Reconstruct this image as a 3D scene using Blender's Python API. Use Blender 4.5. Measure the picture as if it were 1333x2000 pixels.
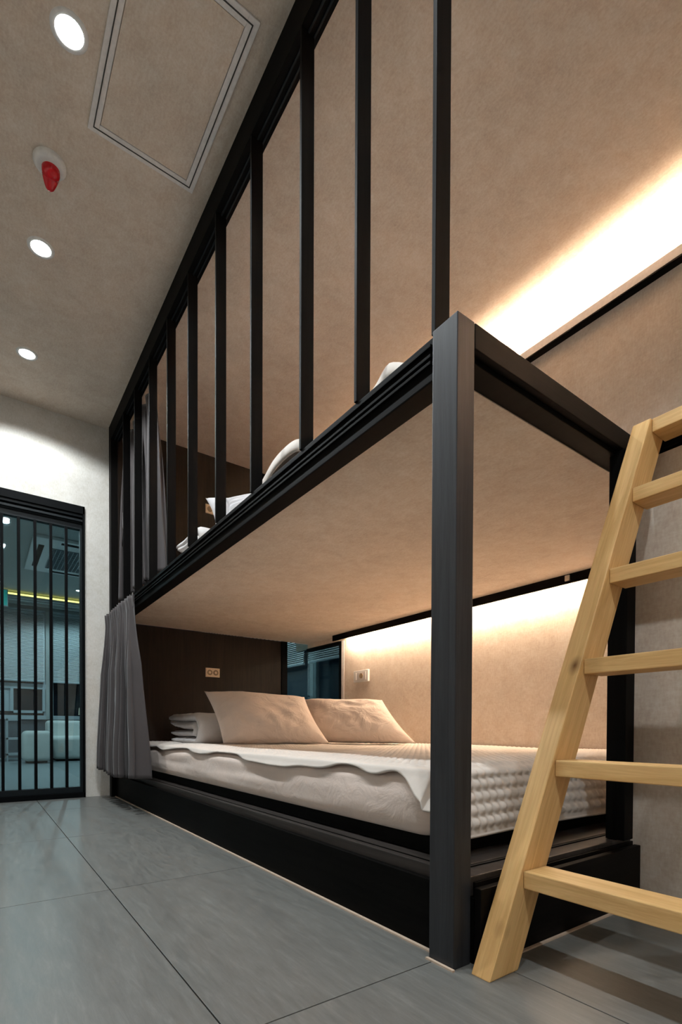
import bpy, bmesh, math, random
from mathutils import Vector, Matrix, noise
random.seed(7)
for o in list(bpy.data.objects):
    bpy.data.objects.remove(o, do_unlink=True)
SC = bpy.context.scene
COL = SC.collection
PI = math.pi

# ------------------------------------------------------------------ camera
FPX, YAW, PITCH, ROLL, CY = 987.005, 0.623803, -0.0139569, 0.00358605, 1439.03
Fv = Vector((math.sin(YAW)*math.cos(PITCH), math.cos(YAW)*math.cos(PITCH), math.sin(PITCH)))
r0 = Vector((math.cos(YAW), -math.sin(YAW), 0)); u0 = r0.cross(Fv)
Rv = math.cos(ROLL)*r0 + math.sin(ROLL)*u0
Uv = -math.sin(ROLL)*r0 + math.cos(ROLL)*u0
cd = bpy.data.cameras.new('camera'); cam = bpy.data.objects.new('camera', cd); COL.objects.link(cam)
cam.matrix_world = Matrix(((Rv.x, Uv.x, -Fv.x, 0), (Rv.y, Uv.y, -Fv.y, 0), (Rv.z, Uv.z, -Fv.z, .5), (0, 0, 0, 1)))
cd.sensor_fit = 'HORIZONTAL'; cd.sensor_width = 36; cd.lens = 36*FPX/1333
cd.shift_x = 0; cd.shift_y = (CY-1000)/1333
cd.clip_start = .02; cd.clip_end = 100
SC.camera = cam

# ------------------------------------------------------------------ world / exposure
w = bpy.data.worlds.new('world'); SC.world = w; w.use_nodes = True
w.node_tree.nodes['Background'].inputs[0].default_value = (.035, .06, .10, 1)
w.node_tree.nodes['Background'].inputs[1].default_value = .25
SC.view_settings.view_transform = 'Standard'
try: SC.view_settings.look = 'None'
except Exception: pass
SC.view_settings.exposure = 0.15
SC.view_settings.gamma = 1.0
SC.view_settings.use_curve_mapping = False

# light levels
ROOM_SPOT = 60.0          # watts of each ceiling downlight in the room
LOUNGE_SPOT = 110.0
LED_UP = 310.0            # emission of the upper strip
LED_LOW = 160.0
LED_COL = (1.0, .78, .575)
SPOT_COL = (.90, .97, 1.0)
CEIL = 2.73
WX = 2.5                  # side wall behind the bunks
EY = 4.0                  # headboard plane

# ------------------------------------------------------------------ materials
def new_mat(name):
    m = bpy.data.materials.new(name); m.use_nodes = True
    nt = m.node_tree
    return m, nt, nt.nodes['Principled BSDF']
def L(nt, a, b): nt.links.new(a, b)
def coords(nt, scale=(1, 1, 1), kind='Object'):
    tc = nt.nodes.new('ShaderNodeTexCoord'); mp = nt.nodes.new('ShaderNodeMapping')
    mp.inputs['Scale'].default_value = scale
    L(nt, tc.outputs[kind], mp.inputs[0]); return mp.outputs[0]
def nz(nt, vec, scale, detail=3, rough=.6, dist=0):
    n = nt.nodes.new('ShaderNodeTexNoise'); n.inputs['Scale'].default_value = scale
    n.inputs['Detail'].default_value = detail; n.inputs['Roughness'].default_value = rough
    n.inputs['Distortion'].default_value = dist
    L(nt, vec, n.inputs['Vector']); return n.outputs['Fac']
def ramp(nt, fac, stops):
    r = nt.nodes.new('ShaderNodeValToRGB')
    e = r.color_ramp.elements
    while len(e) < len(stops): e.new(.5)
    for k, (p, c) in enumerate(stops):
        e[k].position = p; e[k].color = (*c, 1)
    L(nt, fac, r.inputs[0]); return r.outputs[0]
def mixc(nt, f, a, b, mode='MIX'):
    n = nt.nodes.new('ShaderNodeMix'); n.data_type = 'RGBA'; n.blend_type = mode
    if isinstance(f, float): n.inputs[0].default_value = f
    else: L(nt, f, n.inputs[0])
    for s, v in ((6, a), (7, b)):
        if isinstance(v, tuple): n.inputs[s].default_value = (*v, 1)
        else: L(nt, v, n.inputs[s])
    return n.outputs[2]
def bump(nt, p, h, strength, dist=.002, chain=None):
    b = nt.nodes.new('ShaderNodeBump'); b.inputs['Strength'].default_value = strength
    b.inputs['Distance'].default_value = dist
    L(nt, h, b.inputs['Height'])
    if chain is not None: L(nt, chain, b.inputs['Normal'])
    L(nt, b.outputs[0], p.inputs['Normal']); return b.outputs[0]
def plain(name, col, rough=.5, metal=0, spec=.5):
    m, nt, p = new_mat(name)
    p.inputs['Roughness'].default_value = rough; p.inputs['Metallic'].default_value = metal
    p.inputs['Specular IOR Level'].default_value = spec
    v = coords(nt); n = nz(nt, v, 60, 2)
    a = tuple(c*.93 for c in col); b = tuple(min(1, c*1.07) for c in col)
    L(nt, ramp(nt, n, [(.3, a), (.7, b)]), p.inputs['Base Color'])
    return m
def emit(name, col, s):
    m, nt, p = new_mat(name)
    p.inputs['Base Color'].default_value = (*col, 1)
    p.inputs['Emission Color'].default_value = (*col, 1); p.inputs['Emission Strength'].default_value = s
    return m

def wallpaper(name, base, rough=.85):
    m, nt, p = new_mat(name); p.inputs['Roughness'].default_value = rough
    p.inputs['Specular IOR Level'].default_value = .25
    v = coords(nt)
    big = nz(nt, v, 2.2, 5, .65, .4); mid = nz(nt, v, 14, 4, .7, .6)
    fine = nz(nt, coords(nt, (1, 1, .35)), 130, 3, .7); fine2 = nz(nt, coords(nt, (1, .3, 1)), 120, 2, .7)
    c = ramp(nt, big, [(.3, tuple(x*.90 for x in base)), (.7, tuple(x*1.06 for x in base))])
    c = mixc(nt, .45, c, ramp(nt, mid, [(.32, (.40, .39, .37)), (.68, (.62, .61, .60))]), 'OVERLAY')
    c = mixc(nt, .30, c, ramp(nt, fine, [(.35, (.36, .36, .35)), (.65, (.64, .64, .63))]), 'OVERLAY')
    c = mixc(nt, .25, c, ramp(nt, fine2, [(.35, (.38, .38, .37)), (.65, (.62, .62, .61))]), 'OVERLAY')
    L(nt, c, p.inputs['Base Color'])
    ch = bump(nt, p, fine, .25, .0015); bump(nt, p, mid, .12, .004, ch)
    return m
M = {}
M['paper'] = wallpaper('concrete_wallpaper', (.65, .555, .475))
M['paper_wall'] = wallpaper('grey_wallpaper', (.66, .63, .59))

def tile_mat():
    m, nt, p = new_mat('grey_floor_tile')
    v = coords(nt, (9, 1.1, 1), 'Object')
    oi = nt.nodes.new('ShaderNodeObjectInfo')
    add = nt.nodes.new('ShaderNodeVectorMath'); add.operation = 'ADD'
    sc = nt.nodes.new('ShaderNodeVectorMath'); sc.operation = 'SCALE'; sc.inputs['Scale'].default_value = 30
    comb = nt.nodes.new('ShaderNodeCombineXYZ')
    for k in range(3): L(nt, oi.outputs['Random'], comb.inputs[k])
    L(nt, comb.outputs[0], sc.inputs[0]); L(nt, v, add.inputs[0]); L(nt, sc.outputs[0], add.inputs[1])
    st = nz(nt, add.outputs[0], 9, 5, .75, .5); big = nz(nt, add.outputs[0], 1.6, 4, .6, .5)
    c = ramp(nt, st, [(.3, (.122, .120, .112)), (.55, (.160, .158, .148)), (.75, (.205, .202, .190))])
    c = mixc(nt, .45, c, ramp(nt, big, [(.3, (.42, .42, .42)), (.7, (.58, .58, .57))]), 'OVERLAY')
    L(nt, c, p.inputs['Base Color'])
    L(nt, ramp(nt, st, [(.3, (.34,)*3), (.7, (.46,)*3)]), p.inputs['Roughness'])
    p.inputs['Specular IOR Level'].default_value = .45
    bump(nt, p, st, .12, .001)
    return m
M['tile'] = tile_mat()
M['grout'] = plain('dark_grout', (.07, .068, .062), .9)
M['caulk'] = plain('beige_caulk', (.55, .42, .32), .6)

def wood_mat(name, dark, light, axis=2, scale=1.0, rough=.5, spec=.5, knots=False, contrast=(.35, .65), bs=.15):
    m, nt, p = new_mat(name); p.inputs['Roughness'].default_value = rough
    p.inputs['Specular IOR Level'].default_value = spec
    s = [28*scale]*3; s[axis] = 1.4*scale
    oi = nt.nodes.new('ShaderNodeObjectInfo')
    v = coords(nt, tuple(s))
    add = nt.nodes.new('ShaderNodeVectorMath'); add.operation = 'ADD'
    sc = nt.nodes.new('ShaderNodeVectorMath'); sc.operation = 'SCALE'; sc.inputs['Scale'].default_value = 17
    comb = nt.nodes.new('ShaderNodeCombineXYZ')
    for k in range(3): L(nt, oi.outputs['Random'], comb.inputs[k])
    L(nt, comb.outputs[0], sc.inputs[0]); L(nt, v, add.inputs[0]); L(nt, sc.outputs[0], add.inputs[1])
    g = nz(nt, add.outputs[0], 1.6, 5, .7, 1.2); g2 = nz(nt, add.outputs[0], 7, 3, .8)
    c = ramp(nt, g, [(contrast[0], dark), (contrast[1], light)])
    c = mixc(nt, .35, c, ramp(nt, g2, [(.3, (.36, .36, .36)), (.7, (.62, .62, .62))]), 'OVERLAY')
    if knots:
        s2 = [9]*3; s2[axis] = 5.2
        vk = coords(nt, tuple(s2)); a2 = nt.nodes.new('ShaderNodeVectorMath'); a2.operation = 'ADD'
        L(nt, vk, a2.inputs[0]); L(nt, sc.outputs[0], a2.inputs[1])
        vo = nt.nodes.new('ShaderNodeTexVoronoi'); vo.inputs['Scale'].default_value = 1.0
        L(nt, a2.outputs[0], vo.inputs['Vector'])
        k = ramp(nt, vo.outputs['Distance'], [(.0, (1, 1, 1)), (.09, (.35, .35, .35)), (.16, (0, 0, 0))])
        c = mixc(nt, k, c, (.15, .06, .018))
    L(nt, c, p.inputs['Base Color'])
    bump(nt, p, g2, bs, .0012)
    return m
M['black_wood'] = wood_mat('black_stained_wood', (.002, .0018, .0017), (.0045, .004, .0036), 2, rough=.55, spec=.06)
M['post_sheen_wood'] = wood_mat('black_wood_painted_sheen', (.020, .0205, .023), (.032, .033, .037), 2, rough=.42, spec=.3)  # black wood with its cool sheen put into a lighter colour
M['black_wood_y'] = wood_mat('black_stained_wood_long', (.0025, .0022, .002), (.005, .0045, .004), 1, rough=.55, spec=.04)
M['black_wood_x'] = wood_mat('black_stained_wood_cross', (.0025, .002, .0017), (.006, .0045, .0038), 0, rough=.55, spec=.08)
M['ledge'] = wood_mat('dark_ledge_wood', (.022, .017, .0145), (.045, .036, .031), 1, rough=.5, spec=.4)
M['headboard'] = wood_mat('dark_brown_veneer', (.004, .0025, .0018), (.013, .0078, .005), 2, .8, rough=.5, spec=.18)
M['pine'] = wood_mat('pale_pine', (.60, .34, .12), (.80, .51, .22), 2, rough=.5, spec=.35, knots=True, contrast=(.3, .7), bs=.1)
M['pine_y'] = wood_mat('pale_pine_rung', (.60, .34, .12), (.82, .54, .24), 1, rough=.5, spec=.35, knots=False, contrast=(.3, .7), bs=.1)
M['black_metal'] = plain('black_metal', (.002, .0025, .003), .6, 0, .07)
M['grey_metal'] = plain('dark_grey_track', (.008, .011, .013), .5, 0, .15)
M['white_plastic'] = plain('white_plastic', (.72, .71, .69), .35)
M['cream_plastic'] = plain('cream_plastic', (.74, .62, .46), .35)
M['socket_hole'] = plain('socket_recess', (.28, .21, .13), .5)
M['red'] = plain('red_lens', (.55, .006, .012), .18)
M['alu'] = plain('painted_hatch_edge', (.70, .67, .65), .45)
M['shadow_line'] = plain('hatch_shadow_line', (.05, .045, .04), .9)  # dark colour for the shadow line inside the hatch edge
M['steel'] = plain('steel_clip', (.6, .58, .55), .3, .9)
M['led_low'] = emit('warm_led_lower', LED_COL, LED_LOW)
M['led_up'] = emit('warm_led_upper', LED_COL, LED_UP)
M['led_yellow'] = emit('yellow_cove_led', (1.0, .66, .16), 4.5)
M['lamp'] = emit('downlight_lamp', (.93, .98, 1.0), 26)
M['exit'] = emit('exit_sign_green', (.01, .30, .26), .55)
M['exit_w'] = emit('exit_sign_white', (.35, .75, .72), .7)

def fabric(name, col, rough=.9, scale=500, sheen=.3, wr=.0):
    m, nt, p = new_mat(name); p.inputs['Roughness'].default_value = rough
    p.inputs['Specular IOR Level'].default_value = .2
    p.inputs['Sheen Weight'].default_value = sheen
    v = coords(nt); n = nz(nt, v, scale, 2, .6); b = nz(nt, v, 5, 3, .6)
    c = ramp(nt, b, [(.3, tuple(x*.93 for x in col)), (.7, tuple(min(1, x*1.05) for x in col))])
    c = mixc(nt, .2, c, ramp(nt, n, [(.3, (.38,)*3), (.7, (.6,)*3)]), 'OVERLAY')
    L(nt, c, p.inputs['Base Color'])
    ch = bump(nt, p, n, .12, .0008)
    if wr:
        wv = nz(nt, v, 9, 4, .55, 1.6); bump(nt, p, wv, wr, .012, ch)
    return m
M['curtain'] = fabric('grey_curtain_fabric', (.062, .053, .053), .95, 700, .25)
M['sheet'] = fabric('beige_sheet', (.80, .665, .59), .85, 700, .1, .3)
M['pillowcase'] = fabric('beige_pillowcase', (.78, .66, .58), .85, 700, .1, .9)
M['pillow_grey'] = fabric('pale_grey_pillowcase', (.56, .54, .55), .85, 700, .1, .4)
M['quilt'] = fabric('white_quilt', (.74, .67, .61), .85, 500, .1, .12)
M['duvet'] = fabric('white_duvet', (.68, .65, .64), .9, 300, .1, .6)
M['upholstery'] = fabric('white_upholstery', (.62, .63, .60), .7, 300, .0)
M['frame_white'] = plain('pale_window_frame', (.42, .47, .50), .5)
M['slat'] = plain('pale_blind_slat', (.75, .77, .77), .5)
M['lounge_wall'] = plain('lounge_paint', (.40, .42, .41), .8)
M['low_wall'] = plain('dark_teal_paint', (.07, .09, .11), .7)
M['lounge_floor'] = plain('lounge_floor', (.30, .33, .34), .25)
M['dark_window'] = plain('night_pane', (.006, .010, .016), .1)
M['reflection_pane'] = plain('pane_painted_reflection', (.02, .045, .07), .15)  # reflection on the side panes put into a lighter blue
M['blue'] = fabric('dark_blue_fabric', (.01, .045, .11), .9)
def glass_mat(name, tint, refl=.07, rough=.02):
    m, nt, p = new_mat(name); nt.nodes.remove(p)
    out = nt.nodes['Material Output']
    t = nt.nodes.new('ShaderNodeBsdfTransparent'); t.inputs[0].default_value = (*tint, 1)
    g = nt.nodes.new('ShaderNodeBsdfGlossy'); g.inputs['Roughness'].default_value = rough
    lw = nt.nodes.new('ShaderNodeLayerWeight'); lw.inputs['Blend'].default_value = .35
    mr = nt.nodes.new('ShaderNodeMapRange'); mr.inputs['To Min'].default_value = refl*.5; mr.inputs['To Max'].default_value = .6
    L(nt, lw.outputs['Fresnel'], mr.inputs[0])
    mx = nt.nodes.new('ShaderNodeMixShader'); L(nt, mr.outputs[0], mx.inputs[0])
    L(nt, t.outputs[0], mx.inputs[1]); L(nt, g.outputs[0], mx.inputs[2]); L(nt, mx.outputs[0], out.inputs[0])
    return m
M['glass'] = glass_mat('tinted_glass', (.60, .76, .79))
M['clear_plastic'] = glass_mat('clear_cover', (.9, .9, .9), .1, .1)

# ------------------------------------------------------------------ helpers
def link_mesh(name, bm, mat, parent=None, smooth=False):
    me = bpy.data.meshes.new(name); bm.normal_update(); bm.to_mesh(me); bm.free()
    if mat is not None: me.materials.append(M[mat])
    if smooth:
        for p in me.polygons: p.use_smooth = True
    o = bpy.data.objects.new(name, me); COL.objects.link(o)
    if parent is not None: o.parent = parent
    return o
def add_box(bm, a, b, bev=0.0, mtx=None):
    lo = [min(a[i], b[i]) for i in range(3)]; hi = [max(a[i], b[i]) for i in range(3)]
    c = [(lo[i]+hi[i])/2 for i in range(3)]; s = [hi[i]-lo[i] for i in range(3)]
    T = Matrix.Translation(c) @ Matrix.Diagonal((*s, 1))
    r = bmesh.ops.create_cube(bm, size=1, matrix=T)
    vs = r['verts']
    if bev > 0:
        es = list({e for v in vs for e in v.link_edges})
        rr = bmesh.ops.bevel(bm, geom=es, offset=bev, segments=2, affect='EDGES', profile=.6)
        vs = list({v for f in rr['faces'] for v in f.verts} | {v for v in vs if v.is_valid})
    if mtx is not None:
        bmesh.ops.transform(bm, matrix=mtx, verts=[v for v in vs if v.is_valid])
    return vs
def box(name, a, b, mat, parent=None, bev=.0015):
    """world-space box; the object's origin sits at the box centre"""
    c = Vector([(a[i]+b[i])/2 for i in range(3)])
    bm = bmesh.new(); add_box(bm, Vector(a)-c, Vector(b)-c, bev)
    o = link_mesh(name, bm, mat, parent)
    o.location = c - (parent.location if parent is not None else Vector())
    return o
def boxes(name, lst, mat, parent=None, bev=.001, join=False):
    if not join: return [box(name, a, b, mat, parent, bev) for a, b in lst]
    bm = bmesh.new(); off = parent.location if parent is not None else Vector()
    for a, b in lst: add_box(bm, Vector(a)-off, Vector(b)-off, bev)
    return link_mesh(name, bm, mat, parent)
def cyl_bm(bm, c, r1, r2, h, axis='Z', seg=32, off=Vector()):
    R = {'Z': Matrix(), 'X': Matrix.Rotation(PI/2, 4, 'Y'), 'Y': Matrix.Rotation(PI/2, 4, 'X')}[axis]
    bmesh.ops.create_cone(bm, cap_ends=True, segments=seg, radius1=r1, radius2=r2, depth=h,
                          matrix=Matrix.Translation(Vector(c)-off) @ R)
def cyl(name, c, r, h, mat, parent=None, axis='Z', r2=None, seg=32):
    bm = bmesh.new(); cyl_bm(bm, c, r, r if r2 is None else r2, h, axis, seg, parent.location if parent is not None else Vector())
    return link_mesh(name, bm, mat, parent)
def lathe(name, c, prof, mat, parent=None, seg=40):
    off = parent.location if parent is not None else Vector()
    bm = bmesh.new(); rings = []
    for r, z in prof:
        rings.append([bm.verts.new(Vector(c)-off+Vector((max(r, 1e-4)*math.cos(2*PI*k/seg), max(r, 1e-4)*math.sin(2*PI*k/seg), z))) for k in range(seg)])
    for a, b in zip(rings, rings[1:]):
        for k in range(seg): bm.faces.new((a[k], a[(k+1) % seg], b[(k+1) % seg], b[k]))
    bmesh.ops.recalc_face_normals(bm, faces=bm.faces)
    return link_mesh(name, bm, mat, parent, True)
def grid(name, nu, nv, fn, mat, parent=None, smooth=True, thick=0.0, off_side=0):
    off = parent.location if parent is not None else Vector()
    vs = []; fs = []
    for j in range(nv+1):
        for i in range(nu+1):
            vs.append(Vector(fn(i/nu, j/nv))-off)
    for j in range(nv):
        for i in range(nu):
            a = j*(nu+1)+i; fs.append((a, a+1, a+nu+2, a+nu+1))
    me = bpy.data.meshes.new(name); me.from_pydata(vs, [], fs); me.materials.append(M[mat])
    for p in me.polygons: p.use_smooth = smooth
    o = bpy.data.objects.new(name, me); COL.objects.link(o)
    if parent is not None: o.parent = parent
    if thick:
        s = o.modifiers.new('thickness', 'SOLIDIFY'); s.thickness = thick; s.offset = off_side
    return o
def thing(name, label, cat, loc, group=None):
    o = bpy.data.objects.new(name, None); o.empty_display_size = .1; COL.objects.link(o)
    o.location = Vector(loc); o['label'] = label; o['category'] = cat
    if group: o['group'] = group
    return o
def tag(o, label, cat, group=None):
    o['label'] = label; o['category'] = cat
    if group: o['group'] = group
    return o
def struct(o, label, cat):
    o['kind'] = 'structure'; o['label'] = label; o['category'] = cat; return o
def lerp(a, b, t): return a+(b-a)*t
def interp(x, pts):
    if x <= pts[0][0]: return pts[0][1]
    for (x0, y0), (x1, y1) in zip(pts, pts[1:]):
        if x <= x1: return y0+(y1-y0)*(x-x0)/(x1-x0)
    return pts[-1][1]
def nv3(x, y, z): return noise.noise(Vector((x, y, z)))

# ================================================================== SETTING
# floor: recessed grout bed plus single tiles
FX0, FX1, FY0, FY1 = -1.4, 1.6, -1.8, 4.22
flo = box('floor', (FX0, FY0, -.08), (2.62, FY1, -.006), 'grout', None, 0)
struct(flo, 'grey tiled floor of the sleeping room', 'floor')
xj = [.332+.568*k for k in range(-4, 5)]; yj = [.765+.925*k for k in range(-4, 6)]
tile_meshes = {}
for i in range(len(xj)-1):
    for j in range(len(yj)-1):
        x0, x1, y0, y1 = max(xj[i], FX0), min(xj[i+1], 1.62), max(yj[j], FY0), min(yj[j+1], 4.10)
        if x1-x0 < .02 or y1-y0 < .02: continue
        if x0 > .85 and y0 > .75: continue
        g = .0014
        key = (round(x1-x0, 3), round(y1-y0, 3))
        if key not in tile_meshes:
            bm = bmesh.new(); add_box(bm, (-(x1-x0)/2+g, -(y1-y0)/2+g, -.004), ((x1-x0)/2-g, (y1-y0)/2-g, .004), .0008)
            me = bpy.data.meshes.new('tile'); bm.to_mesh(me); bm.free(); me.materials.append(M['tile']); tile_meshes[key] = me
        t = bpy.data.objects.new('tile', tile_meshes[key]); COL.objects.link(t); t.parent = flo
        t.location = Vector(((x0+x1)/2, (y0+y1)/2, -.004)) - flo.location
# ceiling over everything in this room
cei = box('ceiling', (FX0-.1, FY0-.1, CEIL), (2.62, 4.22, CEIL+.1), 'paper', None, 0)
struct(cei, 'concrete-look papered ceiling of the sleeping room', 'ceiling')
struct(box('wall_left', (FX0-.1, FY0, 0), (FX0, 4.1, CEIL), 'paper_wall', None, 0), 'papered wall on the left of the room', 'wall')
struct(box('wall_behind', (FX0-.1, FY0-.1, 0), (2.62, FY0, CEIL), 'paper_wall', None, 0), 'papered wall behind the camera', 'wall')
# long side wall behind both bunks, leaving a window opening at its far end
boxes_side = [((WX, FY0, 0), (WX+.12, 3.43, CEIL)), ((WX, 3.43, 1.25), (WX+.02, 4.22, CEIL)), ((WX+.02, 3.43, 1.55), (WX+.12, 4.22, CEIL)), ((WX, 3.43, 0), (WX+.12, 4.22, .40))]
bm = bmesh.new()
for a, b in boxes_side: add_box(bm, a, b)
struct(link_mesh('wall_right', bm, 'paper'), 'beige papered side wall behind both bunks', 'wall')
# low wall under the neighbouring deck on the right
struct(box('wall_near_right', (1.585, FY0, 0), (1.65, .748, 1.29), 'paper', None, 0), 'beige papered low wall behind the ladder', 'wall')
# end wall with the glazed opening
DX0, DX1, DZ = -1.0, .64, 2.11
bm = bmesh.new()
add_box(bm, (DX1, 4.10, 0), (.815, 4.22, CEIL)); add_box(bm, (DX0, 4.10, DZ), (DX1, 4.22, CEIL)); add_box(bm, (FX0-.1, 4.10, 0), (DX0, 4.22, CEIL))
struct(link_mesh('wall_far', bm, 'paper_wall'), 'pale papered end wall around the barred glass door', 'wall')

# ------------------------------------------------ glazed barred door
door = thing('door_1', 'black framed glass sliding door with slim vertical bars', 'door', (-.18, 4.1, 0)); door['kind'] = 'structure'
boxes('frame', [((DX0, 4.085, 2.055), (DX1, 4.20, DZ)), ((DX0, 4.085, 0), (DX0+.03, 4.20, DZ)), ((DX1-.012, 4.085, 0), (DX1, 4.20, DZ)),
                ((DX0, 4.085, 0), (DX1, 4.20, .035))], 'black_metal', door)
boxes('track', [((DX0+.03, 4.10, 2.035), (DX1-.012, 4.13, 2.055)), ((DX0+.03, 4.10, 2.003), (DX1-.012, 4.13, 2.018))], 'grey_metal', door)
boxes('sash', [((DX0+.03, 4.135, 2.018), (DX1-.012, 4.19, 2.055)), ((DX0+.03, 4.13, 1.955), (DX1-.012, 4.17, 2.002)), ((DX0+.03, 4.12, .035), (DX1-.012, 4.17, .075)), ((DX1-.026, 4.12, .075), (DX1-.012, 4.17, 1.955))], 'grey_metal', door)
box('glass_pane', (DX0+.03, 4.155, .075), (DX1-.026, 4.163, 1.955), 'glass', door, 0)
bx = .525
while bx > DX0+.06:
    box('bar', (bx-.009, 4.122, .075), (bx+.009, 4.15, 1.955), 'black_metal', door, .001); bx -= .0965

# ------------------------------------------------ lounge beyond
struct(box('floor_lounge', (-3, 4.22, -.08), (3.5, 10.4, 0), 'lounge_floor', None, 0), 'shiny grey floor of the lounge behind the glass', 'floor')
struct(box('floor_passage', (2.62, 2.4, -.08), (3.5, 4.22, 0), 'lounge_floor', None, 0), 'floor of the passage behind the corner glass', 'floor')
LC = box('ceiling_lounge', (-3, 4.22, CEIL), (3.5, 10.5, CEIL+.1), 'lounge_wall', None, 0); struct(LC, 'lounge ceiling seen through the glass door', 'ceiling')
struct(box('ceiling_passage', (2.62, 2.4, CEIL), (3.5, 4.22, CEIL+.1), 'lounge_wall', None, 0), 'passage ceiling behind the corner glass', 'ceiling')
struct(box('wall_lounge_left', (-3.1, 4.22, 0), (-3, 10.5, CEIL), 'lounge_wall', None, 0), 'lounge side wall', 'wall')
struct(box('wall_passage_end', (2.62, 2.3, 0), (3.5, 2.4, CEIL), 'lounge_wall', None, 0), 'end wall of the passage', 'wall')
WY = 10.3
bm = bmesh.new()
add_box(bm, (-3, WY, 2.56), (3.5, WY+.1, CEIL))
add_box(bm, (.98, WY-.03, .66), (1.068, WY+.1, 2.56)); add_box(bm, (-.35, WY-.03, .66), (-.26, WY+.1, 2.56)); add_box(bm, (2.3, WY-.03, .66), (2.39, WY+.1, 2.56))
struct(box('wall_lounge_low', (-3, WY, 0), (3.5, WY+.1, .66), 'low_wall', None, 0), 'dark low wall under the lounge windows', 'wall')
struct(link_mesh('wall_lounge_far', bm, 'lounge_wall'), 'window wall at the far end of the lounge', 'wall')
XW = 3.4
bm = bmesh.new()
add_box(bm, (XW, 2.4, 0), (XW+.1, WY, .66)); add_box(bm, (XW, 2.4, 2.56), (XW+.1, WY, CEIL))
for yy in (3.6, 5.3, 7.2, 9.0): add_box(bm, (XW-.02, yy, .66), (XW+.1, yy+.07, 2.56))
struct(link_mesh('wall_lounge_right', bm, 'lounge_wall'), 'window wall running behind the bunks', 'wall')

def window(n, rects, axis, label):
    """rects: (lo, hi, z0, z1, inner frames) along the wall"""
    wd = thing('window_%d' % n, label, 'window', (0, WY, .66) if axis == 'x' else (XW, 4, .66)); wd['kind'] = 'structure'
    def bb(l, h, z0, z1, d0, d1):
        return ((l, WY+d0, z0), (h, WY+d1, z1)) if axis == 'x' else ((XW+d0, l, z0), (XW+d1, h, z1))
    for l, h, z0, z1, inner in rects:
        boxes('pane', [bb(l, h, z0, z1, .06, .066)], 'dark_window' if axis == 'x' else 'reflection_pane', wd, 0)
        fr = [bb(l, h, z0, z0+.07, -.05, .05), bb(l, h, z1-.05, z1, .0, .05), bb(l, l+.03, z0, z1, .0, .05), bb(h-.03, h, z0, z1, .0, .05)]
        if inner:
            il, ih, iz0, iz1 = inner
            fr += [bb(l, h, iz1, iz1+.09, -.03, .05), bb(il-.045, il, iz0, iz1, -.03, .05), bb(ih, ih+.04, iz0, iz1, -.03, .05), bb(l, il-.045, iz0, iz1, .0, .05),
                   bb(il, ih, iz0-.03, iz0+.015, -.04, .05)]
        boxes('sash_frame', fr, 'frame_white', wd)
window(1, [(-.26, .98, .66, 2.56, (.50, .93, .80, 1.19)), (1.068, 2.3, .66, 2.56, None), (-1.6, -.35, .66, 2.56, (-.9, -.45, .80, 1.19))], 'x', 'far lounge window with awning sash below blinds')
window(2, [(3.67, 5.3, .66, 2.56, None), (5.37, 7.2, .66, 2.56, None), (7.27, 9.0, .66, 2.56, None)], 'y', 'side window seen through the corner glass')

def blind(lo, hi, axis, label):
    z0, z1 = 1.315, 2.53
    b = thing('venetian_blind', label, 'blind', ((lo+hi)/2, WY-.09, z0) if axis == 'x' else (XW-.09, (lo+hi)/2, z0), 'venetian blinds drawn over the lounge windows')
    bm = bmesh.new(); n = 48
    for k in range(n):
        z = z0+.03+(z1-z0-.06)*k/(n-1)
        if axis == 'x': m = Matrix.Translation(((lo+hi)/2, WY-.09, z)-b.location if False else Vector(((lo+hi)/2, WY-.09, z))-b.location) @ Matrix.Rotation(math.radians(52), 4, 'X')
        else: m = Matrix.Translation(Vector((XW-.09, (lo+hi)/2, z))-b.location) @ Matrix.Rotation(math.radians(-52), 4, 'Y')
        h = (hi-lo)/2
        if axis == 'x': add_box(bm, (-h, -.0125, -.0006), (h, .0125, .0006), 0, m)
        else: add_box(bm, (-.0125, -h, -.0006), (.0125, h, .0006), 0, m)
    s = link_mesh('slats', bm, 'slat', b); s['kind'] = 'stuff'
    if axis == 'x':
        box('head_rail', (lo, WY-.115, z1-.01), (hi, WY-.065, z1+.02), 'frame_white', b); box('bottom_rail', (lo, WY-.105, z0-.005), (hi, WY-.075, z0+.018), 'frame_white', b)
        boxes('cord', [((xx, WY-.107, z0), (xx+.003, WY-.104, z1)) for xx in (lo+.12, hi-.12)], 'frame_white', b, 0)
    else:
        box('head_rail', (XW-.115, lo, z1-.01), (XW-.065, hi, z1+.02), 'frame_white', b); box('bottom_rail', (XW-.105, lo, z0-.005), (XW-.075, hi, z0+.018), 'frame_white', b)
        boxes('cord', [((XW-.107, yy, z0), (XW-.104, yy+.003, z1)) for yy in (lo+.15, hi-.15)], 'frame_white', b, 0)
    return b
blind(-.24, .955, 'x', 'pale blind above the awning window, left of the lounge column')
blind(1.09, 2.28, 'x', 'pale blind above the dark window, right of the lounge column')
blind(-1.58, -.37, 'x', 'pale lounge blind hidden left of the door opening')
blind(3.7, 5.28, 'y', 'side window blind nearest the corner glass of the bunk')
blind(5.4, 7.18, 'y', 'side window blind further back through the corner glass')
blind(7.3, 8.98, 'y', 'side window blind farthest back behind the bunks')

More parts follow.
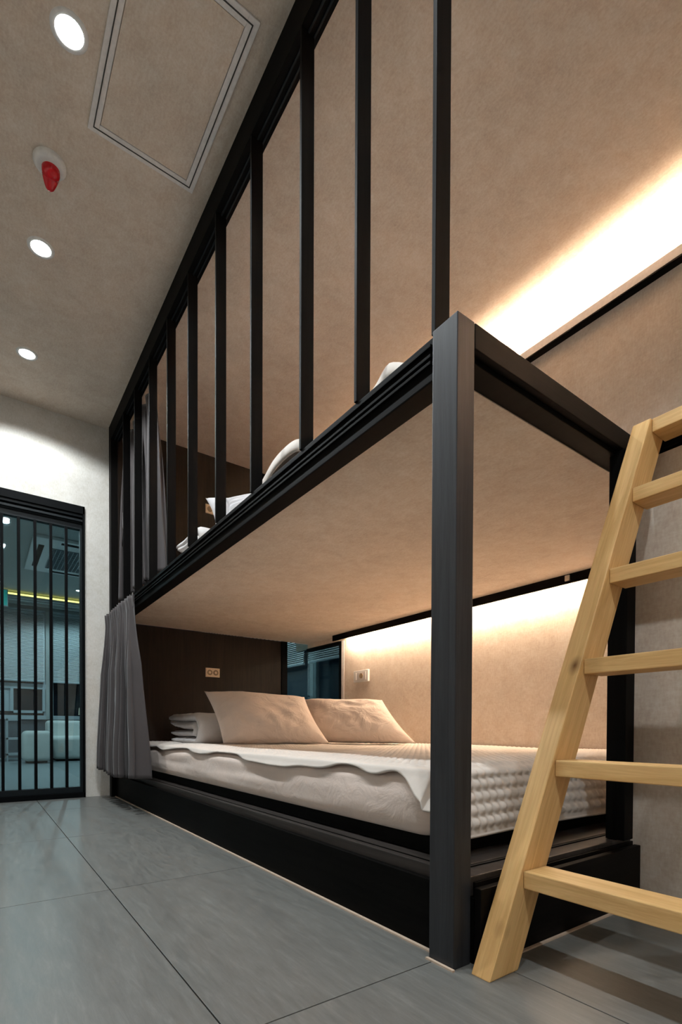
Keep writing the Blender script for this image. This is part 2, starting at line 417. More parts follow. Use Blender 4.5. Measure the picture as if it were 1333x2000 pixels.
# cove strip over the lounge window
cv = thing('cove_light', 'glowing yellow cove strip along the far lounge ceiling', 'light', (.5, 9.8, CEIL))
box('led_strip', (-3+.05, 9.78, 2.676), (3.3, 9.80, 2.70), 'led_yellow', cv, 0)
box('cove_lip', (-3+.02, 9.70, 2.615), (3.38, 9.78, 2.655), 'lounge_wall', cv, 0)
box('cove_back', (-3+.02, 9.90, 2.56), (3.38, 9.93, 2.729), 'lounge_wall', cv, 0)
box('cove_base', (-3+.02, 9.78, 2.60), (3.38, 9.90, 2.62), 'lounge_wall', cv, 0)

# ceiling cassette
ac = thing('ceiling_cassette', 'white square air conditioner in the lounge ceiling', 'air conditioner', (1.2, 7.47, CEIL))
box('panel', (.53, 6.74, 2.69), (1.90, 8.20, 2.729), 'white_plastic', ac, .01)
for a, b in (((.60, 7.0, 2.684), (.66, 7.95, 2.692)), ((1.76, 7.0, 2.684), (1.82, 7.95, 2.692)), ((.82, 6.80, 2.684), (1.62, 6.86, 2.692)), ((.82, 8.07, 2.684), (1.62, 8.13, 2.692))):
    box('air_slot', a, b, 'black_metal', ac, .002)
box('grille_recess', (.75, 7.06, 2.686), (1.66, 7.94, 2.692), 'black_metal', ac, .001)
gl = [((.75+k*.0455, 7.06, 2.680), (.757+k*.0455, 7.94, 2.688)) for k in range(21)]+[((.75, 7.06+k*.044, 2.680), (1.66, 7.067+k*.044, 2.688)) for k in range(21)]
boxes('grille', gl, 'frame_white', ac, 0, True)['kind'] = 'stuff'

# exit sign
ex = thing('exit_sign', 'small green lit sign hanging in the lounge', 'sign', (.18, 8.0, CEIL))
box('rod', (.17, 8.0, 2.33), (.18, 8.01, 2.729), 'frame_white', ex, 0)
box('sign_body', (.02, 7.99, 2.11), (.335, 8.025, 2.33), 'frame_white', ex, .003)
box('sign_face', (.03, 7.984, 2.12), (.325, 7.991, 2.32), 'exit', ex, 0)
box('sign_patch', (.06, 7.980, 2.15), (.19, 7.985, 2.29), 'exit_w', ex, 0)

def soft_box(name, a, b, r, mat, parent=None, seg=5):
    c = Vector([(a[i]+b[i])/2 for i in range(3)])
    bm = bmesh.new(); r_ = bmesh.ops.create_cube(bm, size=1, matrix=Matrix.Diagonal((b[0]-a[0], b[1]-a[1], b[2]-a[2], 1)))
    bmesh.ops.bevel(bm, geom=list(bm.edges), offset=r, segments=seg, affect='EDGES', profile=.5)
    o = link_mesh(name, bm, mat, parent, True); o.location = c-(parent.location if parent is not None else Vector()); return o
sofa = thing('sofa', 'long white upholstered sofa below the lounge window', 'sofa', (2.0, 9.2, 0))
soft_box('seat', (.93, 8.78, .03), (3.2, 9.65, .385), .07, 'upholstery', sofa)
soft_box('backrest', (.93, 9.60, .03), (3.2, 9.95, .64), .06, 'upholstery', sofa)
soft_box('plinth', (.98, 8.84, 0), (3.15, 9.9, .035), .008, 'black_metal', sofa, 2)
pf = thing('pouf', 'white round-cornered pouf in front of the lounge sofa', 'pouf', (.70, 8.62, 0))
soft_box('cushion', (.52, 8.40, .03), (.885, 8.85, .47), .07, 'upholstery', pf)
cyl('foot', (.70, 8.62, .016), .14, .032, 'black_metal', pf)
st = thing('step_ladder_shelf', 'pale two-tier metal step stool beside the pouf', 'stool', (.44, 9.35, 0))
for xx, yy in ((.365, 9.2), (.535, 9.2), (.365, 9.5), (.535, 9.5)):
    box('leg', (xx-.012, yy-.012, 0), (xx+.012, yy+.012, .68), 'frame_white', st)
for zz in (.62, .33, .09): box('step', (.353, 9.188, zz), (.547, 9.512, zz+.03), 'frame_white', st)
bc = thing('blue_chair', 'dark blue chair cut off by the left edge of the photo', 'chair', (.10, 9.35, 0))
soft_box('seat', (-.15, 9.1, .30), (.25, 9.6, .42), .04, 'blue', bc); soft_box('backrest', (-.15, 9.55, .42), (.25, 9.65, .85), .04, 'blue', bc)
for xx in (-.12, .22):
    for yy in (9.14, 9.56): box('leg', (xx-.015, yy-.015, 0), (xx+.015, yy+.015, .31), 'black_metal', bc)
lm = thing('pale_reflection', 'small pale solid standing in for a shade on the lounge sofa back', 'lamp', (1.52, 9.78, .64))
lathe('reflection', (1.52, 9.78, 0), [(.10, .74), (.09, .86), (.05, .89), (.0, .895)], 'cream_plastic', lm); cyl('base', (1.52, 9.78, .69), .05, .10, 'cream_plastic', lm)  # solid form added where there is only a pale reflection

# lights of the lounge
def downlight(x, y, watts, label, group, rad=.042, spot=True):
    t = thing('downlight', label, 'light', (x, y, CEIL), group)
    lathe('trim_ring', (x, y, CEIL), [(rad+.014, -.0005), (rad+.013, -.005), (rad, -.006), (rad-.002, -.001)], 'white_plastic', t)
    cyl('lamp', (x, y, CEIL-.003), rad-.003, .004, 'lamp', t, seg=32)
    ld = bpy.data.lights.new('spot', 'SPOT'); ld.energy = watts; ld.color = SPOT_COL; ld.spot_size = math.radians(150); ld.spot_blend = .3; ld.shadow_soft_size = .035
    lo = bpy.data.objects.new('spot_light', ld); COL.objects.link(lo); lo.location = (0, 0, -.012); lo.parent = t
    return t
for x, y, lb in ((.25, 6.56, 'lounge downlight nearest the glass door'), (1.34, 9.12, 'lounge downlight beside the yellow cove'), (-1.2, 6.5, 'lounge downlight out of view on the left'),
             (2.95, 5.2, 'added unseen lamp behind the bunks'), (-1.0, 9.0, 'lounge downlight far left')):  # the one behind the bunks is added to brighten the corner glass view
    downlight(x, y, LOUNGE_SPOT, lb, 'lounge ceiling downlights')

# room downlights, a row along the aisle
for y, lb in ((1.848, 'largest and nearest of the three bright ceiling downlights'), (2.745, 'middle of the three bright ceiling downlights'), (3.56, 'ceiling downlight nearest the glass door wall'),
              (.93, 'downlight above the camera'), (0.0, 'downlight behind the camera'), (-.95, 'downlight nearest the wall behind the camera')):
    downlight(.25, y, ROOM_SPOT, lb, 'aisle ceiling downlights', .042)

# access hatch
hx0, hx1, hy0, hy1 = .342, .736, 1.471, 2.097
ht = thing('access_hatch', 'papered rectangular access hatch with thin metal edge in ceiling', 'hatch', ((hx0+hx1)/2, (hy0+hy1)/2, CEIL))
e = .036
for a, b in (((hx0, hy0), (hx0+e, hy1)), ((hx1-e, hy0), (hx1, hy1)), ((hx0+e, hy0), (hx1-e, hy0+e)), ((hx0+e, hy1-e), (hx1-e, hy1))):
    box('edge_strip', (*a, CEIL-.006), (*b, CEIL-.0002), 'alu', ht, .001)
box('hatch_board', (hx0+e+.002, hy0+e+.002, CEIL-.005), (hx1-e-.002, hy1-e-.002, CEIL-.0002), 'paper', ht, .001)
for a, b in (((hx0+e*.45, hy0+e*.45), (hx0+e*.55, hy1-e*.45)), ((hx1-e*.55, hy0+e*.45), (hx1-e*.45, hy1-e*.45)), ((hx0+e*.55, hy0+e*.45), (hx1-e*.55, hy0+e*.55)), ((hx0+e*.55, hy1-e*.55), (hx1-e*.55, hy1-e*.45))):
    box('shadow_line', (*a, CEIL-.0075), (*b, CEIL-.0055), 'shadow_line', ht, 0)  # dark strips painted in as the shadow line

# fire alarm
al = thing('fire_alarm', 'round white ceiling alarm with a red lens', 'alarm', (.243, 2.318, CEIL))
lathe('base_plate', (.243, 2.318, CEIL), [(.058, 0), (.058, -.010), (.050, -.020), (.040, -.022), (.0, -.023)], 'white_plastic', al)
lathe('red_lens', (.247, 2.322, CEIL), [(.032, -.020), (.032, -.034), (.029, -.044), (.018, -.052), (.0, -.055)], 'red', al)
bm = bmesh.new(); 
off = al.location
rings = []
for k in range(9):
    t = k/8; r = .024*(1-t)**.55+.006
    c = Vector((.247, 2.335+.032*t, CEIL-.036-.030*t))-off
    rings.append([bm.verts.new(c+Vector((r*math.cos(a*PI/8), .8*r*math.sin(a*PI/8), 0.35*r*math.sin(a*PI/8)))) for a in range(16)])
for a, b in zip(rings, rings[1:]):
    for k in range(16): bm.faces.new((a[k], a[(k+1) % 16], b[(k+1) % 16], b[k]))
bm.faces.new(rings[0]); bm.faces.new(rings[-1]); bmesh.ops.recalc_face_normals(bm, faces=bm.faces)
link_mesh('red_beak', bm, 'red', al, True)

# ================================================================== BUNK FRAME
XF, XB = .80, .848
bf = thing('bunk_bed', 'black wooden double-deck bunk bed with barred upper guard', 'bunk bed', (XF, .709, 0))
box('corner_post', (XF, .709, 0), (.853, .779, 1.357), 'post_sheen_wood', bf, .002)
box('corner_post', (1.492, .692, .186), (1.545, .745, 1.30), 'black_wood', bf, .002)
box('corner_post', (XF, 4.0, 0), (.847, 4.068, CEIL-.001), 'black_wood', bf, .002)
# lower plinth and ledge
box('plinth_board', (.832, .779, 0), (.850, 3.998, .160), 'black_wood_y', bf, .002)
box('plinth_board', (.856, .684, 0), (1.576, .702, .165), 'black_wood_x', bf, .002)
boxes('plinth_core', [((.852, .781, 0), (2.495, 3.99, .140)), ((.858, .704, 0), (1.57, .781, .140))], 'black_wood_y', bf, 0)
box('ledge_board', (.858, .781, .141), (2.495, 3.99, .186), 'ledge', bf, .003)
box('ledge_board', (.858, .716, .141), (1.584, .7805, .184), 'ledge', bf, .003)
box('ledge_step', (.868, .709, .141), (1.584, .7155, .172), 'black_wood_x', bf, .001)
boxes('ledge_groove', [((.875, .800, .1862), (.879, 3.9, .1878)), ((.9, .765, .1845), (1.55, .768, .1865)), ], 'black_wood_y', bf, 0)
# front beam with curtain tracks
box('front_beam', (XF+.006, .779, 1.258), (.862, 3.998, 1.352), 'black_wood_y', bf, .003)
for z in (1.333, 1.311, 1.296): box('curtain_track', (XF-.001, .785, z-.004), (XF+.008, 3.99, z+.003), 'black_wood_y', bf, .001)
# end beam: a tall front strip with a recessed board behind it
box('end_beam', (.855, .709, 1.303), (1.578, .728, 1.357), 'black_wood_x', bf, .002)
box('end_beam', (.855, .728, 1.292), (1.575, .786, 1.353), 'black_wood_y', bf, .002)
# beam that carries on to the right over the low wall
box('side_beam', (1.578, -1.79, 1.297), (1.632, .705, 1.357), 'black_wood_y', bf, .002)
# deck: papered underside
boxes('deck_underside', [((.862, .786, 1.290), (WX-.005, 3.997, 1.300)), ((1.635, -1.79, 1.290), (WX-.005, .785, 1.300))], 'paper', bf, 0)
boxes('deck_board', [((.862, .786, 1.301), (WX-.004, 3.997, 1.340)), ((1.635, -1.79, 1.301), (WX-.004, .785, 1.340))], 'black_wood_y', bf, 0)
# top rail under the ceiling
box('top_rail', (XF, -1.2, 2.612), (.862, 3.998, CEIL-.001), 'black_wood_y', bf, .002)
for x in (.822, .842): box('rail_groove', (x, -1.19, 2.607), (x+.006, 3.99, 2.613), 'grey_metal', bf, .001)
# guard bars
for y in (.783, 1.060, 1.337, 1.680, 2.010, 2.345, 2.665, 3.000, 3.330, 3.630):
    box('guard_bar', (XF+.001, y-.010, 1.352), (XF+.046, y+.001, 2.612), 'black_wood', bf, .0012)
# headboards
box('headboard', (.862, EY, .186), (2.215, EY+.03, 1.289), 'headboard', bf, .001)
box('headboard', (.848, EY, 1.341), (WX-.001, EY+.03, CEIL-.001), 'headboard', bf, .001)
struct(box('trim_1', (.822, .785, 0), (.831, 4.0, .004), 'caulk', None, 0), 'thin beige sealant line along the long plinth', 'trim')
struct(box('trim_2', (.93, .676, 0), (1.584, .683, .004), 'caulk', None, 0), 'thin beige sealant line along the short plinth', 'trim')
struct(box('trim_3', (.792, .704, 0), (.799, .782, .004), 'caulk', None, 0), 'thin beige sealant line at the corner post', 'trim')

# corner glass at the head of the lower bunk
cg = thing('window_3', 'black framed corner glass at the head of the lower bunk', 'window', (WX, EY, .4)); cg['kind'] = 'structure'
boxes('frame', [((2.216, EY-.012, .187), (2.272, EY+.03, 1.289)), ((WX-.002, 3.470, .40), (WX+.05, 3.505, 1.25)), ((WX-.002, 3.505, 1.225), (WX+.05, 4.03, 1.252))], 'black_metal', cg)
box('reveal', (WX-.003, 3.432, .40), (WX+.04, 3.468, 1.249), 'alu', cg)
box('glass_pane', (2.272, EY+.008, .30), (WX+.004, EY+.016, 1.289), 'glass', cg, 0)
box('glass_pane', (WX+.006, 3.505, .40), (WX+.014, EY+.016, 1.226), 'glass', cg, 0)

# LED valances
v1 = thing('led_valance', 'black valance with warm light strip under the upper deck', 'light', (WX, 2.3, 1.29))
box('valance_board', (2.425, .79, 1.243), (2.437, 3.50, 1.2895), 'black_wood_y', v1, .001)
box('led_strip', (2.450, .85, 1.2525), (2.464, 3.36, 1.2605), 'led_low', v1, 0)
box('connector_clip', (2.418, 1.40, 1.255), (2.426, 1.425, 1.283), 'steel', v1, .001)
v2 = thing('led_cove', 'slim cove box with bright warm strip below the ceiling', 'light', (WX, 1.3, 2.53))
box('cove_bottom', (2.457, -1.7, 2.535), (WX-.001, 3.95, 2.543), 'black_wood_y', v2, .001)  # black puts the unlit look of the bottom face into the colour
box('cove_fascia', (2.457, -1.7, 2.5432), (2.463, 3.95, 2.586), 'alu', v2, .001)
box('led_strip', (2.471, -1.6, 2.566), (2.485, 3.85, 2.575), 'led_up', v2, 0)

# ================================================================== LADDER
TL_ = math.atan(.495)
lad = thing('ladder', 'pale pine ladder with six flat rungs leaning on the deck', 'ladder', (.82, .63, 0))
def stringer(y0, y1):
    # prism: horizontal cut at floor and top; mesh in a frame whose z runs along the timber
    z1 = 1.348
    P = [(.819, 0), (.912, 0), (.912+.495*z1, z1), (.819+.495*z1, z1)]
    ax = Vector((math.sin(TL_), 0, math.cos(TL_))); px = Vector((math.cos(TL_), 0, -math.sin(TL_)))
    rot = Matrix((( px.x, 0, ax.x), (0, 1, 0), (px.z, 0, ax.z))).to_4x4()
    inv = rot.inverted(); o0 = Vector((.865, (y0+y1)/2, 0))
    bm = bmesh.new(); A = []; B = []
    for x, z in P:
        A.append(bm.verts.new(inv @ (Vector((x, y0, z))-o0))); B.append(bm.verts.new(inv @ (Vector((x, y1, z))-o0)))
    bm.faces.new(A); bm.faces.new(B[::-1])
    for k in range(4): bm.faces.new((A[k], B[k], B[(k+1) % 4], A[(k+1) % 4]))
    bmesh.ops.recalc_face_normals(bm, faces=bm.faces)
    bmesh.ops.bevel(bm, geom=list(bm.edges), offset=.003, segments=2, affect='EDGES', profile=.6)
    o = link_mesh('stringer', bm, 'pine', lad)
    o.matrix_local = Matrix.Translation(o0-lad.location) @ rot
    return o
stringer(.632, .679); stringer(.225, .272)
for zt in (.205, .434, .668, .900, 1.130, 1.347):
    xf = .819+.495*zt+.006
    box('rung', (xf, .273, zt-.036), (xf+.080, .631, zt), 'pine_y', lad, .002)

# ================================================================== BEDDING
def mattress(name, x0, x1, y0, y1, z0, z1, label, seed, mat='sheet'):
    r = .05; path = []
    def arc(cx, cy, a0, n=8):
        for k in range(n+1):
            a = a0+PI/2*k/n; path.append((cx+r*math.cos(a), cy+r*math.sin(a), math.cos(a), math.sin(a)))
    def seg(p, q, nx, ny, n):
        for k in range(1, n): path.append((lerp(p[0], q[0], k/n), lerp(p[1], q[1], k/n), nx, ny))
    arc(x0+r, y0+r, PI); seg((x0+r, y0), (x1-r, y0), 0, -1, 40)
    arc(x1-r, y0+r, -PI/2); seg((x1, y0+r), (x1, y1-r), 1, 0, 30)
    arc(x1-r, y1-r, 0); seg((x1-r, y1), (x0+r, y1), 0, 1, 30)
    arc(x0+r, y1-r, PI/2); seg((x0, y1-r), (x0, y0+r), -1, 0, 110)
    bm = bmesh.new(); rings = []; n = 18; c = Vector(((x0+x1)/2, (y0+y1)/2, z0))
    for j in range(n+1):
        t = j/n; z = lerp(z0, z1, t)
        inn = (.035 if t > .5 else .014)*(max(0, (abs(t-.5)*2-.55)/.45))**2.4
        row = []
        for x, y, nx, ny in path:
            wv = .007*nv3(x*1.3+seed, y*1.3, z*14)+.004*nv3(x*3, y*3+seed, z*30)+.006*math.sin(t*PI)
            d = -inn+wv*math.sin(t*PI)
            xx, yy = x+nx*d, y+ny*d
            xx = min(xx, WX-.004)
            row.append(bm.verts.new(Vector((xx, yy, z))-c))
        rings.append(row)
    N = len(path)
    for a, b in zip(rings, rings[1:]):
        for k in range(N): bm.faces.new((a[k], a[(k+1) % N], b[(k+1) % N], b[k]))
    bm.faces.new(rings[0][::-1]); bm.faces.new(rings[-1]); bmesh.ops.recalc_face_normals(bm, faces=bm.faces)
    o = link_mesh(name, bm, mat, None, True); o.location = c
    return tag(o, label, 'mattress')
MX, MY, MZ0, MZ1 = .902, .880, .2335, .392
box('bed_slab', (.925, .870, .1881), (2.49, 3.88, .2325), 'black_wood_y', bf, .002)
mattress('mattress', MX, WX-.01, MY, 3.92, MZ0, MZ1, 'thick mattress in a beige fitted sheet on the lower bunk', 1.7)

def quilt(x0, yn, y1, zt, zh, label, name='quilt', edge=None):
    # s across: from the hanging front edge to the wall; v along: from the head to the hanging near end
    Lx = WX-.014-x0; hang = zt-zh; topL = y1-yn; LY = topL+hang
    cell = .0315
    nu, nv = int(1.62/cell*6), int(LY/cell*6)
    def fn(u, v):
        ly = v*LY                       # distance from the head end
        y = y1-ly
        yy_ = max(y, yn); d = sum(interp(yy_+k*.014, edge) for k in (-2, -1, 0, 1, 2))/5
        s = -d+(Lx+d)*u
        # quilting cells
        q = abs(math.sin(PI*s/cell))**.7*abs(math.sin(PI*ly/cell))**.7
        puff = .0085*q*min(1, max(0, (LY-ly-.018)/.006))
        puff *= min(1, max(0, (s-.004)/.03))
        n1 = nv3(s*2.2, ly*2.2, 3.3)*.006+nv3(s*7, ly*5, 1.1)*.003+(.018*nv3(s*14, ly*12, 5)*min(1, max(0, (s-.75)/.2)) if ly > topL else 0)
        if s >= 0: x, zd, out = x0+s, 0.0, 0.0
        else:
            a = -s; x = x0-.012-a*.50; zd = a*.86*min(1, a/.02)
        if ly <= topL-.03: yy, vd, hangf = y, 0.0, 0.0
        else:
            a = ly-(topL-.03); r = .03
            th = min(a/r, PI/2); yy = yn+.03-r*math.sin(th); vd = r*(1-math.cos(th))
            if a > r*PI/2: 
                vd += a-r*PI/2; yy -= .03*min(1, (a-r*PI/2)/.15)+.008*math.sin(s*9+1)*min(1, (a-r*PI/2)/.1)
            hangf = min(1, a/r)
        k_ = min(1, max(0, (s+.02)/.15)); vd = min(vd, .06+k_*k_*(3-2*k_)*hang)
        z = zt+.006-max(zd, 0)-vd+n1*(1-hangf)+puff*(1-hangf)
        if zd > 0 and vd > 0: z = zt+.006-math.hypot(zd, vd)
        yy -= (puff*1.6+abs(n1))*hangf
        z = max(z, zh-.0)
        return (min(x, WX-.012), yy, z)
    o = grid(name, nu, nv, fn, 'quilt', None, True, .006, 1)
    return tag(o, label, 'quilt')
EDGE = [(0.885, 0.086), (0.908, 0.064), (0.936, 0.0372), (0.974, 0.0174), (1.004, 0.0128), (1.035, 0.0186), (1.089, 0.0302), (1.171, 0.014), (1.24, 0.007), (1.331, 0.0256), (1.378, 0.0291), (1.494, 0.0279), (1.568, 0.0395), (1.683, 0.0407), (1.788, 0.036), (1.908, 0.0314), (2.013, 0.0093), (2.123, 0.004), (2.21, 0.004), (2.323, 0.0186), (2.439, 0.0244), (2.548, 0.0233), (2.682, 0.004), (2.882, 0.0174), (3.056, 0.0314), (3.214, 0.0116), (3.293, 0.0186)]
quilt(MX+.012, MY-.010, 3.88, MZ1+.004, .2345, 'off-white quilted bed cover with wavy front edge on lower mattress', edge=EDGE)

def pillow(c, T, mat, label, seed, name='pillow'):
    BL, BR, TR, TLc = [Vector(p) for p in c]
    nrm = (BR-BL).cross(TLc-BL).normalized()
    cen = (BL+BR+TR+TLc)/4
    nu, nv = 44, 34
    def pt(u, v, side):
        a, b = 2*u-1, 2*v-1
        # straight edges pull in slightly between the corners
        pin = .055
        uu = .5+.5*a*(1-pin*(1-b*b)*abs(a)); vv = .5+.5*b*(1-pin*1.2*(1-a*a)*abs(b))
        p = BL*(1-uu)*(1-vv)+BR*uu*(1-vv)+TR*uu*vv+TLc*(1-uu)*vv
        e = max(0, (1-abs(a)**2.6)*(1-abs(b)**2.6))
        t = T*.5*e**.55
        w_ = nv3(u*3.2+seed, v*3.2, side*5)*.018+(.5-abs(nv3(u*5+seed+v*2.5, v*4-u*2, side*9+2)))*.014+nv3(u*12+seed, v*10, side)*.003
        # radiating puckers from the lower corner
        ang = math.atan2(v+.05, u-.6); rad = math.hypot(u-.6, v)
        w_ += .007*math.sin(ang*15+seed)*math.exp(-rad*3.0)
        t += w_*e**.4
        return p+nrm*side*t
    vs = []; fs = []
    for side in (1, -1):
        for j in range(nv+1):
            for i in range(nu+1): vs.append(pt(i/nu, j/nv, side)-cen)
    K = (nu+1)*(nv+1)
    for j in range(nv):
        for i in range(nu):
            a = j*(nu+1)+i; fs.append((a, a+1, a+nu+2, a+nu+1)); a += K; fs.append((a+nu+1, a+nu+2, a+1, a))
    me = bpy.data.meshes.new(name); me.from_pydata(vs, [], fs)
    bm = bmesh.new(); bm.from_mesh(me); bmesh.ops.remove_doubles(bm, verts=bm.verts, dist=1e-5); bmesh.ops.recalc_face_normals(bm, faces=bm.faces)
    bm.to_mesh(me); bm.free(); me.materials.append(M[mat])
    for p in me.polygons: p.use_smooth = True
    o = bpy.data.objects.new(name, me); COL.objects.link(o); o.location = cen
    return tag(o, label, 'pillow')
pillow([(1.166, 2.80, .418), (1.699, 2.478, .418), (1.762, 2.868, .716), (1.187, 3.16, .745)], .17, 'pillowcase', 'beige pillow in front, leaning beside the rolled duvet on the lower bunk', 1.3)
pillow([(1.74, 2.82, .418), (2.154, 2.213, .418), (2.15, 2.53, .695), (1.854, 3.02, .712)], .17, 'pillowcase', 'beige pillow behind, leaning nearest the side wall on the lower bunk', 4.9)

def duvet_roll(ox, oy, oz, Lx, S=1.0, label='', seed=0):
    t = thing('folded_duvet', label, 'duvet', (ox, oy, oz))
    # cross-section in y,z: nested folds open towards +y; extruded along +x
    def ribbon(name, y_open, y_bend, zc, rad, th, extra, tilt):
        pts = []
        n = 14
        for k in range(n): pts.append((lerp(y_open, y_bend, k/n), zc+rad+tilt*(1-k/n)**2))
        for k in range(13):
            a = PI/2+PI*k/12; pts.append((y_bend+rad*math.cos(a), zc+rad*math.sin(a)))
        for k in range(1, n+1): pts.append((lerp(y_bend, y_open+extra, k/n), zc-rad))
        # outline with rounded ends
        outer, inner = [], []
        for k, (y, z) in enumerate(pts):
            a = pts[max(0, k-1)]; b = pts[min(len(pts)-1, k+1)]
            d = Vector((b[0]-a[0], b[1]-a[1])).normalized(); nn = Vector((-d.y, d.x))
            f = min(1, (min(k, len(pts)-1-k)+.6)/2.2)
            h = th/2*math.sqrt(1-(1-f)**2)*(1+.30*nv3(k*.5+seed, zc*9, 0))*(1.12 if k < n+6 else .85)
            outer.append((y+nn.x*h, z+nn.y*h)); inner.append((y-nn.x*h, z-nn.y*h))
        loop = outer+inner[::-1]
        bm = bmesh.new(); rings = []; m = 22
        for j in range(m+1):
            f = j/m; e = min(1, min(f, 1-f)*m/2.0); e = math.sqrt(max(0, 1-(1-e)**2)); row = []
            cy_ = sum(p[0] for p in loop)/len(loop)
            for k, (y, z) in enumerate(loop):
                # shrink to the ribbon's mid line at both cut ends
                kk = k if k < len(outer) else 2*len(outer)-1-k
                my, mz = pts[kk]
                yy = lerp(my, y, .35+.65*e); zz = lerp(mz, z, .35+.65*e)
                q = nv3(kk*.23+seed, f*4, zc*7)*.010
                row.append(bm.verts.new((f*Lx, yy*S+q, max(zz*S+q*.5, .002))))
            rings.append(row)
        N = len(loop)
        for a, b in zip(rings, rings[1:]):
            for k in range(N): bm.faces.new((a[k], a[(k+1) % N], b[(k+1) % N], b[k]))
        for row in (rings[0][::-1], rings[-1]):
            h = len(outer); 
            idx = row if row is rings[-1] else row[::-1]
            for k in range(h-1):
                try: bm.faces.new((idx[k], idx[k+1], idx[N-2-k], idx[N-1-k]))
                except Exception: pass
        bmesh.ops.recalc_face_normals(bm, faces=bm.faces)
        link_mesh(name, bm, 'duvet', t, True)
    ribbon('outer_fold', .60, .09, .098, .076, .050, -.06, 0)
    ribbon('inner_fold', .56, .12, .094, .025, .046, -.01, .024)
    return t
duvet_roll(1.115, 3.06, .4035, .50, 1.0, 'white folded duvet lying at the head of the lower bunk', 2.2)

# upper bunk bedding (only its top peeks over the beam)
UZ = 1.342
mattress('mattress', .935, WX-.01, .93, 3.92, UZ, 1.460, 'thick mattress on the upper bunk, mostly hidden behind the beam', 6.1)
def cover(u, v):
    s_ = -.05+1.5*u; y = .94+1.3*v
    x = .925+max(s_, 0)-.004*(s_ < 0)
    b = .038*math.exp(-((y-1.06)/.045)**2)+.072/(1+math.exp(-(y-1.50)/.03))/(1+math.exp((y-1.78)/.035))+.004*nv3(y*4, x*2, 0)
    b *= math.exp(-((max(s_, 0)-.06)/.35)**2)
    z = 1.466+max(b, -.003)+min(s_, 0)*.9
    return (x, y, z)
tag(grid('blanket', 70, 90, cover, 'quilt', None, True, .005, 1), 'pale bunched blanket over the foot of the upper bunk', 'blanket')
duvet_roll(.975, 2.66, 1.474, .45, .66, 'grey-lit folded duvet at the head of the upper bunk', 5.2)
pillow([(1.00, 2.50, 1.52), (1.50, 2.22, 1.52), (1.53, 2.45, 1.74), (.995, 2.63, 1.735)], .12, 'pillow_grey', 'pale pillow with a pointed corner on the upper bunk near the socket', 2.1)
pillow([(.975, 2.30, 1.52), (1.40, 1.98, 1.52), (1.42, 2.10, 1.66), (.99, 2.36, 1.63)], .12, 'pillow_grey', 'grey rounded pillow on the upper bunk in front of the pointed one', 8.1)

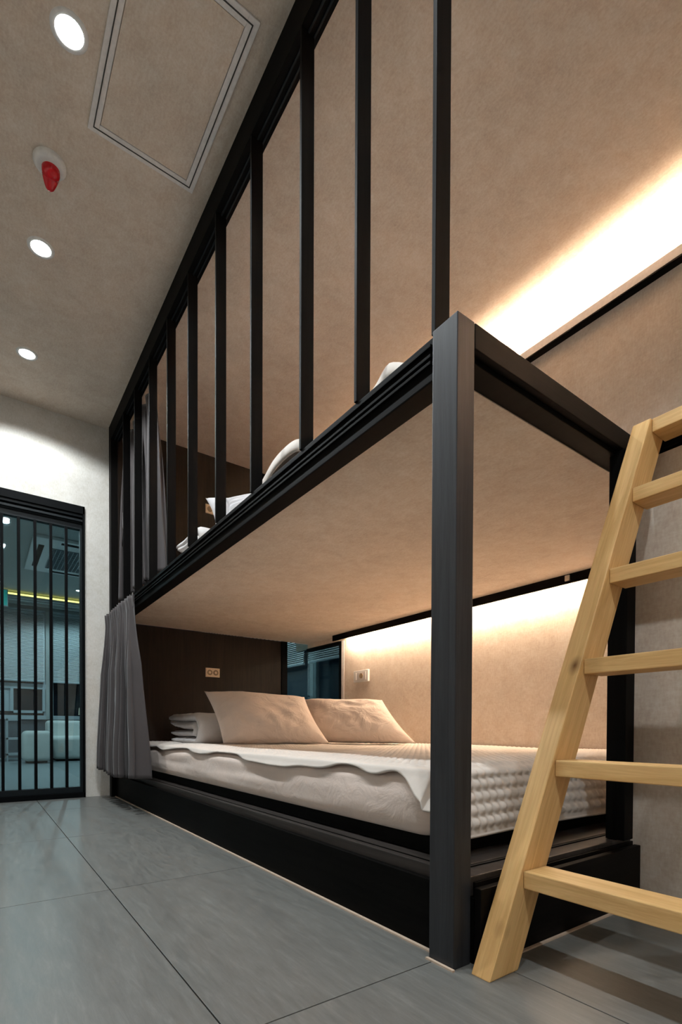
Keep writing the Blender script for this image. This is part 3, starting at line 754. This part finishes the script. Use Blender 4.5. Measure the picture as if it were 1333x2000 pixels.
# ================================================================== CURTAINS
def curtain(name, label, y0t, y1t, y0b, y1b, zt, zb, xc_t, xc_b, amp_t, amp_b, n, seed, header=.09):
    t_ = thing(name, label, 'curtain', (xc_t, (y0t+y1t)/2, zt))
    def fn(u, v):
        z = lerp(zt, zb, v)
        h = max(0, 1-(v*(zt-zb))/header)          # 1 in the header band
        g = min(1, max(0, v*(zt-zb)-header)/.35)
        ph = 2*PI*n*u+.9*math.sin(3.1*u*PI+seed)+.5*math.sin(9*u+seed)*v
        a = lerp(amp_t*.8, lerp(amp_t, amp_b, v**.7), g)
        sh = math.sin(ph); sh = math.copysign(abs(sh)**.65, sh)
        x = lerp(xc_t, xc_b, v**.8)+a*sh*(1+.35*nv3(u*6+seed, 0, 0))+a*.22*math.sin(2.3*ph+seed+v)
        x += .012*nv3(u*5, v*3, seed)*v
        y = lerp(lerp(y0t, y0b, v**.9), lerp(y1t, y1b, v**.9), u)+.030*math.sin(2*ph)*g*(.5+.5*v)
        if h > 0: x += .009*math.sin(ph*2+1)*h; y += .012*math.sin(ph+1.2)*h
        z += .006*math.sin(ph)*(1-v)*(1 if h > 0 else 0)+(.010*math.sin(u*7+seed))*v
        return (x, y, z)
    o = grid('drape', 260, 46, fn, 'curtain', t_, True, .0025, 0)
    # pinch tabs of the header
    bm = bmesh.new()
    for k in range(n):
        u = (k+.25)/n; p = Vector(fn(u, .5*header/(zt-zb)))-t_.location
        add_box(bm, p-Vector((.006, .008, header*.42)), p+Vector((.006, .008, header*.46)), .003)
    link_mesh('pinch_pleats', bm, 'curtain', t_)['kind'] = 'stuff'
    bm = bmesh.new()
    for k in range(n):
        u = (k+.25)/n; p = Vector(fn(u, 0))-t_.location
        add_box(bm, p-Vector((.002, .002, .03)), p+Vector((.002, .002, .012)), 0)
    link_mesh('hooks', bm, 'steel', t_)['kind'] = 'stuff'
    return t_
curtain('bunk_curtain', 'dark grey pleated curtain drawn aside over the lower bunk', 3.28, 3.99, 3.00, 3.95, 1.325, .205, .774, .757, .016, .058, 11, 1.1)
uc = curtain('bunk_curtain', 'grey curtain bunched behind the upper guard bars', 3.22, 3.93, 3.00, 3.97, 2.600, 1.44, .892, .885, .022, .036, 6, 2.7)
def flap(u, v): return (.835+.03*u+.004*math.sin(v*5), 3.80+.13*u, lerp(2.02, 1.80, v)+(-.07+.10*v)*u)
grid('tieback_flap', 8, 8, flap, 'curtain', uc, True, .003, 0)

# ================================================================== SOCKETS
s1 = thing('wall_socket', 'cream double socket on the lower dark headboard', 'socket', (1.571, EY, .965))
box('plate', (1.511, EY-.010, .928), (1.632, EY-.0003, 1.002), 'cream_plastic', s1, .003)
for x in (1.546, 1.597):
    cyl('outlet', (x, EY-.0105, .965), .0225, .003, 'socket_hole', s1, 'Y'); cyl('outlet_rim', (x, EY-.0105, .965), .010, .006, 'cream_plastic', s1, 'Y')
s2 = thing('wall_socket', 'cream socket on the upper dark headboard', 'socket', (1.571, EY, 2.295))
box('plate', (1.511, EY-.010, 2.256), (1.632, EY-.0003, 2.330), 'cream_plastic', s2, .003)
for x in (1.546, 1.597):
    cyl('outlet', (x, EY-.0105, 2.293), .0225, .003, 'socket_hole', s2, 'Y')
s3 = thing('wall_socket', 'white socket in a clear cover on the beige side wall', 'socket', (WX, 3.18, .925))
box('plate', (WX-.020, 3.09, .882), (WX-.0003, 3.275, .975), 'white_plastic', s3, .004)
box('recess', (WX-.024, 3.115, .897), (WX-.0195, 3.22, .960), 'alu', s3, .002)
box('switch', (WX-.026, 3.235, .90), (WX-.0195, 3.262, .957), 'white_plastic', s3, .002)
cyl('outlet', (WX-.026, 3.167, .928), .021, .004, 'socket_hole', s3, 'X')
